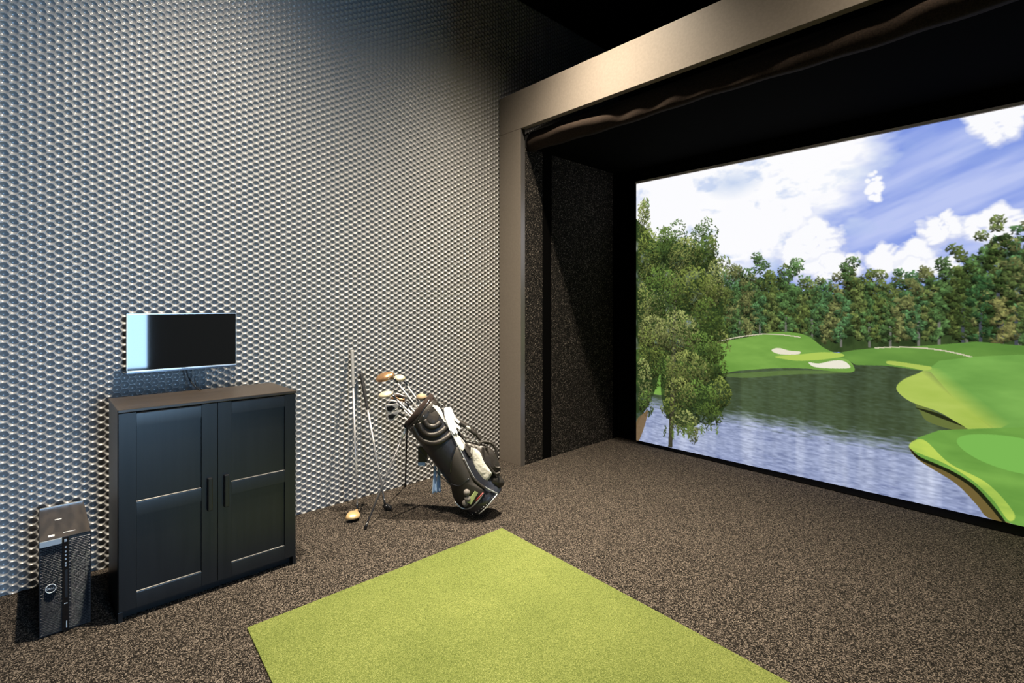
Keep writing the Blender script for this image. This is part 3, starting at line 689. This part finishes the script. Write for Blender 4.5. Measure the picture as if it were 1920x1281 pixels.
# ------------------------------------------------------------------ golf clubs
def basis(x, z):
    z = Vector(z).normalized(); x = Vector(x); x = (x-z*x.dot(z)).normalized(); y = z.cross(x)
    return Matrix((x, y, z)).transposed()
def wood_head(c, toe, up, L, W, H, m, parent, neck=None):
    def fn(p):
        k = 1.0-0.22*max(0, -p.x)
        z = p.z*(1.0 if p.z > 0 else 0.62)
        y = p.y if p.y > 0 else max(p.y, -0.42)
        return Vector((p.x, y*k*(1-0.12*p.x), z*(1-0.18*p.y)))
    mb = MB().sphere(c, L/2, W/2, H/2, 18, 12, fn, basis(toe, up))
    if neck is not None:
        n0 = Vector(neck); c0 = Vector(c); mb.tube([n0, n0+(c0-n0)*0.45, c0], [0.007, 0.017, H*0.46], 12)
    return mb.build('head', m, parent, smooth=True)
def iron_head(hosel, toe, up, L, H, m, parent, thick=0.011):
    Mx = basis(toe, up); t = Mx @ Vector((0, 1, 0)); h = Vector(hosel); X = Mx @ Vector((1, 0, 0)); Z = Mx @ Vector((0, 0, 1))
    pr = [(0, 0.10), (0.12, 0.02), (0.30, -0.04), (0.7, -0.06), (0.92, 0.02), (1.0, 0.25), (1.0, 0.62), (0.93, 0.90), (0.80, 1.0), (0.62, 0.94), (0.34, 0.66), (0.12, 0.50), (0, 0.52)]
    pts = [h+X*(a*L)+Z*(bb*H-0.1*H)-t*(thick/2) for a, bb in pr]
    hd = MB().prism(pts, t*thick).build('head', m, parent, bevel=0.0025)
    cav = [h+X*(a*L)+Z*(bb*H-0.1*H)+t*(thick/2+0.0002) for a, bb in ((0.3, 0.12), (0.75, 0.08), (0.88, 0.3), (0.86, 0.68), (0.74, 0.78), (0.4, 0.52))]
    MB().prism(cav, t*0.0015).build('cavity', 'steel_dark', hd)
    return hd
def club(label, grip, hosel, head_fn, shaft_m='shaft_steel', grip_m='grip_dark', group=None, grip_len=0.27, r0=0.0046):
    g, h = Vector(grip), Vector(hosel); d = (h-g); Ln = d.length; d.normalize()
    t = thing('golf_club', h, label, 'golf club', group)
    MB().tube([g+d*(grip_len*0.9), h], [r0+0.002, r0], 8).build('shaft', shaft_m, t, smooth=True)
    MB().tube([g, g+d*0.006, g+d*0.012, g+d*(grip_len-0.01), g+d*grip_len], [0.012, 0.0145, 0.0135, 0.0105, 0.0085], 10).build('grip', grip_m, t, smooth=True)
    MB().tube([h-d*0.045, h-d*0.02, h], [0.0062, 0.0072, 0.0072], 8).build('ferrule', 'steel_dark', t, smooth=True)
    head_fn(t); return t
G1 = 'clubs leaning against the dimpled wall'; G2 = 'clubs standing in the golf bag'
gt = at(660, 657, 0, 0.030); hh = at(670, 957, 2, 0.045); hc = at(661, 968, 2, 0.026)
club('gold-headed driver with pale grip leaning against the dimpled wall', gt, hh, lambda t: wood_head(hc, at(651, 972, 2, 0.03)-hh, (0, 0, 1), 0.108, 0.104, 0.060, 'gold', t, hh+Vector((0, 0, 0.004))), grip_m='grip_light', group=G1, r0=0.0052)
gt2 = at(677, 700, 0, 0.030); hh2 = at(722, 947, 2, 0.040); hc2 = at(726, 951, 2, 0.022)
club('black-headed club with dark grip leaning against the dimpled wall beside the bag leg', gt2, hh2, lambda t: wood_head(hc2, at(738, 958, 2, 0.02)-hh2, (0, 0, 1), 0.085, 0.055, 0.042, 'club_dark', t, hh2), group=G1, r0=0.0052)

# ------------------------------------------------------------------ golf bag
B0 = at(911.8, 941, 2, 0.088)
d = ray(783, 765); tq = (B0-CAM).dot(d)/d.dot(d); T0 = CAM+d*tq
AX = (T0-B0).normalized(); LB = (T0-B0).length
YA = (B0+T0)/2-CAM; YA = (YA-AX*YA.dot(AX)).normalized(); XA = YA.cross(AX)
SC = 883/LB                                   # measured zoom pixels per metre along the bag
def loc(zx, zy):
    dx, dy = (zx-900)/SC, (zy-1100)/SC; return (0.821*dx-0.572*dy, -0.572*dx-0.821*dy)
def Lw(x, y, a): return B0+XA*x+YA*y+AX*a
def rx(a): return 0.128+0.008*max(0, min(1, (0.25-a)/0.25))
RY = 0.105
def surf(x, a, lift=0.0):
    r = rx(a); u = max(-0.999, min(0.999, x/r)); return -(RY*math.sqrt(1-u*u))-lift
def zp(zx, zy, lift=0.0):
    x, a = loc(zx, zy); return Lw(x, surf(x, a, lift), a)
bag = thing('golf_bag', (B0.x, B0.y, 0), 'black and grey stand golf bag leaning on its two legs by the wall', 'golf bag')
def ring(a, k=1.0, slant=0.0, dx=0.0, n=28):
    return [Lw(dx+rx(a)*k*math.cos(2*math.pi*j/n), RY*k*math.sin(2*math.pi*j/n), a+slant*math.cos(2*math.pi*j/n)) for j in range(n)]
MB().loft([ring(0.10), ring(0.2), ring(0.35, 0.985), ring(0.5, 0.99), ring(0.65, 1.0), ring(LB-0.10, 1.0, 0.012), ring(LB-0.045, 1.01, 0.025)], False, False).build('body', 'bag_navy', bag, smooth=True)
MB().loft([ring(-0.0, 0.80), ring(0.0, 0.96), ring(0.012, 1.02), ring(0.05, 1.03), ring(0.055, 1.0), ring(0.11, 1.0), ring(0.112, 0.98)], True, False).build('base', 'bag_base', bag, smooth='auto')
MB().loft([ring(LB-0.095, 1.0, 0.012), ring(LB-0.09, 1.03, 0.012), ring(LB-0.045, 1.05, 0.024), ring(LB-0.040, 1.02, 0.025)], False, False).build('collar_band', 'bag_black', bag, smooth='auto')
cl = MB().loft([ring(LB-0.042, 1.03, 0.024), ring(LB-0.038, 1.05, 0.026), ring(LB-0.012, 1.045, 0.028), ring(LB, 0.99, 0.029), ring(LB-0.004, 0.92, 0.029), ring(LB-0.06, 0.90, 0.02)], False, False).build('collar', 'bag_brown', bag, smooth=True)
MB().loft([ring(LB-0.062, 0.905, 0.02), ring(LB-0.060, 0.905, 0.02)]).build('inner_lining', 'velvet_black', bag)
for k in range(9):
    an = math.pi*(1.08+0.84*k/8); p = Lw(rx(0.8)*1.055*math.cos(an), RY*1.06*math.sin(an), LB-0.066+0.018*math.cos(an))
    MB().sphere(p, 0.0042, 0.0042, 0.0042, 8, 5).build('rivet', 'chrome', bag, smooth=True)
for zx, zy in ((795, 1180), (835, 1190), (865, 1192), (850, 1125), (880, 1138), (930, 1057), (925, 1160)):
    x, a = loc(zx, zy); a = max(a, 0.008); MB().sphere(Lw(x, surf(x, a, 0.004), a), 0.004, 0.004, 0.004, 8, 5).build('rivet', 'chrome', bag, smooth=True)
# hip pad of rolled ridges
def roll(pts, r, name='pad_roll', m='bag_black', lift=0.004, n=6, parent=bag, flat=None):
    q = crom([(zx, zy, 0) for zx, zy in pts], n); return MB().tube([zp(p.x, p.y, lift) for p in q], r, 8, flat).build(name, m, parent, smooth=True)
def shift(pts, k, c): return [(c[0]+(x-c[0])*k, c[1]+(y-c[1])*k) for x, y in pts]
cU = (500, 440); U = [(362, 505), (400, 585), (465, 632), (545, 635), (615, 598), (640, 570)]
for k, r in ((1.0, 0.021), (0.70, 0.021), (0.40, 0.021)): roll(shift(U, k, cU), r, lift=-0.010)
def patch(pts, m, name, lift=0.004, bulge=0.0, parent=bag, smooth_n=5, back=None, yfn=None):
    q = crom([(a, b, 0) for a, b in pts], smooth_n, True) if smooth_n else [Vector((a, b, 0)) for a, b in pts]
    c = sum(q, Vector())/len(q); fs = [1.0, 0.985, 0.9, 0.75, 0.55, 0.3, 0.08]; rings = []
    def P(p, l):
        x, a = loc(p.x, p.y); yb = (yfn or surf)(x, a); return Lw(x, yb-l, a)
    rings.append([P(p, -0.006) for p in q])
    for f in fs: rings.append([P(c+(p-c)*f, lift+bulge*math.sqrt(max(0, 1-f*f))) for p in q])
    return MB().loft(rings, True, True).build(name, m, parent, smooth=True)
patch(shift(U, 0.30, cU)+[(555, 415), (470, 405)], 'bag_black', 'pad_centre', 0.001, 0.003)
patch([(478, 322), (502, 305), (545, 350), (605, 470), (660, 560), (748, 655), (722, 705), (680, 650), (610, 520), (545, 420)], 'bag_grey', 'side_stripe', 0.003, 0.004)
patch([(680, 665), (715, 730), (765, 830), (800, 930), (860, 985), (870, 1015), (800, 1095), (742, 1132), (690, 1105), (650, 1040), (634, 950), (628, 860), (640, 750)], 'bag_mesh', 'front_pocket', 0.004, 0.022)
roll([(662, 1078), (700, 1118), (745, 1130), (810, 1080), (865, 1012)], 0.005, 'pocket_piping', 'silver', 0.016)
roll([(632, 940), (690, 950), (760, 905)], 0.004, 'pocket_piping', 'steel_dark', 0.024)
roll([(628, 860), (640, 750), (680, 660)], 0.004, 'pocket_piping', 'steel_dark', 0.010)
roll([(600, 485), (650, 590), (720, 735), (790, 885), (850, 955), (975, 1032)], 0.0042, 'piping', 'silver', 0.012, 8)
roll([(975, 1032), (930, 1070), (870, 1128), (830, 1160)], 0.0035, 'piping', 'silver', 0.010)
roll([(355, 520), (420, 420), (490, 312)], 0.0035, 'piping', 'steel_dark', 0.004)
roll([(720, 760), (790, 900), (880, 985)], 0.010, 'zip_flap', 'bag_black', 0.010)
# large side pocket
def ysd(x, a): return -0.035
patch([(745, 650), (830, 665), (900, 680), (970, 735), (1012, 850), (1005, 890), (940, 905), (880, 945), (820, 900), (790, 840), (770, 760)], 'bag_black', 'side_pocket', 0.0, 0.050, yfn=ysd)
patch([(745, 650), (830, 665), (900, 680), (970, 735), (1012, 850), (1005, 890), (940, 905), (880, 945), (820, 900), (790, 840), (770, 760)], 'bag_black', 'side_pocket', 0.0, -0.080, yfn=lambda x, a: -0.028)
patch([(800, 700), (850, 720), (885, 790), (930, 870), (938, 895), (885, 945), (830, 890), (800, 810)], 'bag_grey', 'pocket_panel', 0.040, 0.018, yfn=ysd)
def tubexy(pts, r, name, m, y, parent=bag, flat=None, n=6):
    q = crom([(zx, zy, 0) for zx, zy in pts], n); return MB().tube([Lw(*(lambda la: (la[0], y, la[1]))(loc(p.x, p.y))) for p in q], r, 8, flat).build(name, m, parent, smooth=True)
tubexy([(880, 690), (885, 760), (925, 840), (965, 890), (1000, 885)], 0.009, 'zip_trim', 'bag_black', -0.075)
tubexy([(905, 690), (925, 760), (965, 840), (1005, 850)], 0.008, 'zip_trim', 'bag_black', -0.068)
tubexy([(795, 690), (782, 770), (800, 850), (850, 910)], 0.006, 'zip_trim', 'bag_grey', -0.070)
tubexy([(900, 665), (950, 670), (985, 720), (985, 780), (960, 790)], 0.010, 'grab_handle', 'bag_black', -0.03)
tubexy([(850, 680), (880, 655), (930, 660)], 0.010, 'grab_handle', 'bag_black', -0.05)
patch([(930, 905), (990, 895), (1015, 920), (1040, 955), (1030, 990), (985, 1010), (940, 985), (900, 950)], 'bag_black', 'lower_pocket', 0.0, 0.05, yfn=lambda x, a: -0.02)
patch([(820, 665), (760, 650), (740, 690), (780, 760), (800, 700)], 'bag_black', 'accent_panel', 0.012, 0.008)
# shoulder strap
tubexy([(500, 300), (545, 335), (590, 350), (615, 400), (640, 450)], 0.011, 'strap_webbing', 'bag_black', -0.02, flat=0.4)
sp = tubexy([(640, 440), (700, 490), (760, 530), (830, 590), (872, 640)], [0.014]*6+[0.030]*13+[0.022]*6, 'shoulder_strap', 'bag_black', -0.02, flat=0.6)
patch([(750, 535), (775, 530), (795, 552), (775, 562)], 'bag_grey', 'strap_patch', 0.002, 0.002, smooth_n=3, yfn=lambda x, a: -0.044)
tubexy([(690, 560), (740, 610), (800, 640), (890, 655)], 0.010, 'strap_webbing', 'bag_black', -0.045, flat=0.5)
for zx, zy in ((735, 575), (745, 600), (765, 632), (800, 640), (835, 648), (525, 300), (560, 345)):
    tubexy([(zx-8, zy-6), (zx+8, zy+5)], 0.004, 'buckle', 'silver', -0.075 if zx > 600 else -0.05)
# stand legs
Hn = zp(312, 512, -0.06)
fN, fF = at(684, 992, 2, 0.006), Vector((0.030, 2.105, 0.006))
for nm, fo, sx in (('leg', fN, -1), ('leg', fF, 1)):
    h0 = Hn+XA*0.0+YA*(0.045*sx)
    lg_ = MB().tube([h0, h0+(fo-h0)*0.5, fo], [0.0065, 0.0065, 0.0060], 8).build(nm, 'leg_steel' if sx < 0 else 'plastic_black', bag, smooth=True)
    dd = (fo-h0).normalized(); MB().tube([fo-dd*0.04, fo-dd*0.002], [0.008, 0.0095], 8).build('foot', 'plastic_black', lg_, smooth=True)
    MB().tube([h0, h0+dd*0.09], [0.010, 0.008], 8).build('leg_sleeve', 'silver' if sx < 0 else 'plastic_black', lg_, smooth=True)
MB().obox(Hn, XA, YA, AX, 0.016, 0.055, 0.022).build('leg_hinge', 'plastic_black', bag, bevel=0.005)
MB().tube([zp(330, 560, 0)-XA*0.02, zp(470, 745, 0)-XA*0.016, zp(570, 885, 0)-XA*0.012, zp(632, 945, 0)-XA*0.004], 0.0028, 6).build('stand_rod', 'steel_dark', bag, smooth=True)
# clubs standing in the bag
def zw(zx, zy, y): 
    x, a = loc(zx, zy); return Lw(x, y, a)
def bagclub(label, hz, ez, y, head, **k):
    h = zw(hz[0], hz[1], y); e = zw(ez[0], ez[1], y); dirn = (e-h).normalized(); end = e+dirn*0.45
    xe = (end-B0).dot(XA)
    end = end-XA*(xe*0.55)
    club(label, end, h, lambda t: head(h, t), group=G2, r0=0.0042, grip_len=0.25, **k)
IL = -RGT
bagclub('copper-crowned driver, highest club head in the golf bag', (216, 138), (380, 350), 0.02, lambda h, t: wood_head(h+IL*0.060+UP*0.004, IL-UP*0.33, UP-FWD*0.5-RGT*0.3, 0.135, 0.10, 0.058, 'copper', t, h))
bagclub('cream-headed fairway wood behind the copper driver in the golf bag', (290, 158), (412, 325), 0.06, lambda h, t: wood_head(h+IL*0.030+UP*0.012, IL-UP*0.1, UP-FWD*0.3, 0.085, 0.07, 0.05, 'cream_metal', t, h))
bagclub('cream-headed wood below the copper driver in the golf bag', (206, 268), (335, 405), -0.04, lambda h, t: wood_head(h+IL*0.042, IL-UP*0.28, UP-FWD*0.4-RGT*0.2, 0.10, 0.07, 0.042, 'cream_metal', t, h))
bagclub('chrome iron farthest right among the irons in the golf bag', (328, 302), (388, 368), 0.04, lambda h, t: iron_head(h, IL-UP*0.05, UP*0.8-FWD*0.5, 0.095, 0.055, 'shaft_steel', t))
bagclub('bronze-tinted iron second from the right in the golf bag', (300, 322), (362, 385), 0.01, lambda h, t: iron_head(h, IL-UP*0.12, UP*0.8-FWD*0.6, 0.095, 0.055, 'copper', t))
bagclub('chrome iron in the middle of the irons in the golf bag', (285, 342), (350, 408), -0.02, lambda h, t: iron_head(h, IL-UP*0.2, UP*0.8-FWD*0.6, 0.095, 0.055, 'shaft_steel', t))
bagclub('dark iron with open cavity facing out, in the golf bag', (258, 352), (335, 425), -0.06, lambda h, t: iron_head(h+UP*0.0, IL-UP*0.55, UP*0.7-RGT*0.5, 0.090, 0.060, 'shaft_steel', t))
bagclub('dark iron hanging lowest over the golf bag collar', (256, 405), (312, 452), -0.05, lambda h, t: iron_head(h, IL-UP*0.65, UP*0.6-RGT*0.6, 0.080, 0.055, 'shaft_steel', t))
bagclub('club with tan mallet head close to the golf bag collar', (440, 300), (462, 330), 0.05, lambda h, t: wood_head(h+IL*0.012+UP*0.004, IL-UP*0.2, UP-FWD*0.4, 0.075, 0.06, 0.045, 'tan_cover', t))

# ------------------------------------------------------------------ things on the bag
Z6 = lambda x, y: ((750+x/9.147-680)*3.882, (720+y/9.147-660)*3.882)
gl = [(755, 365), (800, 352), (845, 352), (885, 352), (915, 430), (955, 530), (1000, 575), (1036, 622), (1026, 646), (1000, 644), (925, 565), (945, 625), (995, 668), (1048, 728), (1042, 752), (1020, 756), (958, 700), (968, 750), (990, 800), (980, 824), (962, 818), (944, 792), (942, 818), (920, 828), (900, 808), (868, 758), (856, 772), (838, 750), (815, 660), (790, 590), (758, 480)]
g = MB(); pts = []
for x, y in gl:
    a, b2 = Z6(x, y); xx_, aa_ = loc(a, b2); pts.append(Lw(xx_, -0.098+0.5*max(0, xx_-0.06), aa_))
g.prism(pts, -YA*0.013)
tag(g.build('golf_glove', 'glove_white', bevel=0.004, seg=2, smooth=True), 'white golf glove hanging on the side of the golf bag', 'glove')
tw = thing('towel', zw(530, 830, 0.03), 'light blue towel hanging down behind the golf bag', 'towel')
for zx0, zx1, ph, yo in ((497, 532, 0.0, 0.03), (528, 562, 1.4, 0.045)):
    rows = []; tp0, bt0 = zw(zx0+14, 818, yo), zw(zx0, 1015, yo); tp1, bt1 = zw(zx1-2, 822, yo), zw(zx1, 1010, yo)
    for i in range(13):
        t = i/12; row = []
        for j in range(9):
            u = j/8; p = (tp0*(1-u)+tp1*u)*(1-t)+(bt0*(1-u)+bt1*u)*t
            row.append(p-FWD*(0.010*math.sin(u*7+ph+t)*(0.4+0.6*t)))
        row += [p+FWD*0.006 for p in reversed(row)]
        rows.append(row)
    MB().loft(rows).build('fold', 'towel_blue', tw, smooth=True)
pch = thing('pouch', zw(432, 730, 0.06), 'small black pouch hanging behind the golf bag above the blue towel', 'pouch')
pc0 = zw(432, 725, 0.06)
MB().obox(pc0, RGT, FWD, UP, 0.032, 0.018, 0.055).build('pocket', 'plastic_black', pch, bevel=0.006)
MB().obox(pc0-UP*0.066-RGT*0.008, RGT, FWD, UP, 0.024, 0.014, 0.012).build('trim', 'towel_blue', pch, bevel=0.004)
MB().tube([pc0+UP*0.05, pc0+UP*0.08+RGT*0.02, zw(470, 640, 0.06)], 0.004, 6).build('strap', 'plastic_black', pch, smooth=True)
def inpocket(pts, lift, thick):
    return MB().prism([zp(x, y, lift) for x, y in pts], -YA*thick)
tag(inpocket([(800, 990), (822, 1005), (770, 1088), (742, 1070)], 0.034, 0.004).build('score_card', 'card_green'), 'pale green card tucked in the mesh pocket of the golf bag', 'card')
p0, p1 = zp(862, 1008, 0.030), zp(806, 1062, 0.034)
tag(MB().tube([p0, p0+(p1-p0)*0.9, p1], [0.005, 0.005, 0.0015], 8).build('pencil', 'pen_red', smooth=True), 'dark red pencil beside the green card in the mesh pocket', 'pencil')
for (zx, zy), lab in (((742, 1000), 'upper of three grey balls in the front pocket of the golf bag'), ((748, 1045), 'middle grey ball right beside the pale green card'), ((732, 1080), 'lowest grey ball at the bottom of the front bag pocket')):
    tag(MB().sphere(zp(zx, zy, 0.028), 0.0215, 0.0215, 0.0215, 16, 12).build('golf_ball', 'ball_grey', smooth=True), lab, 'golf ball', 'balls in the mesh pocket')
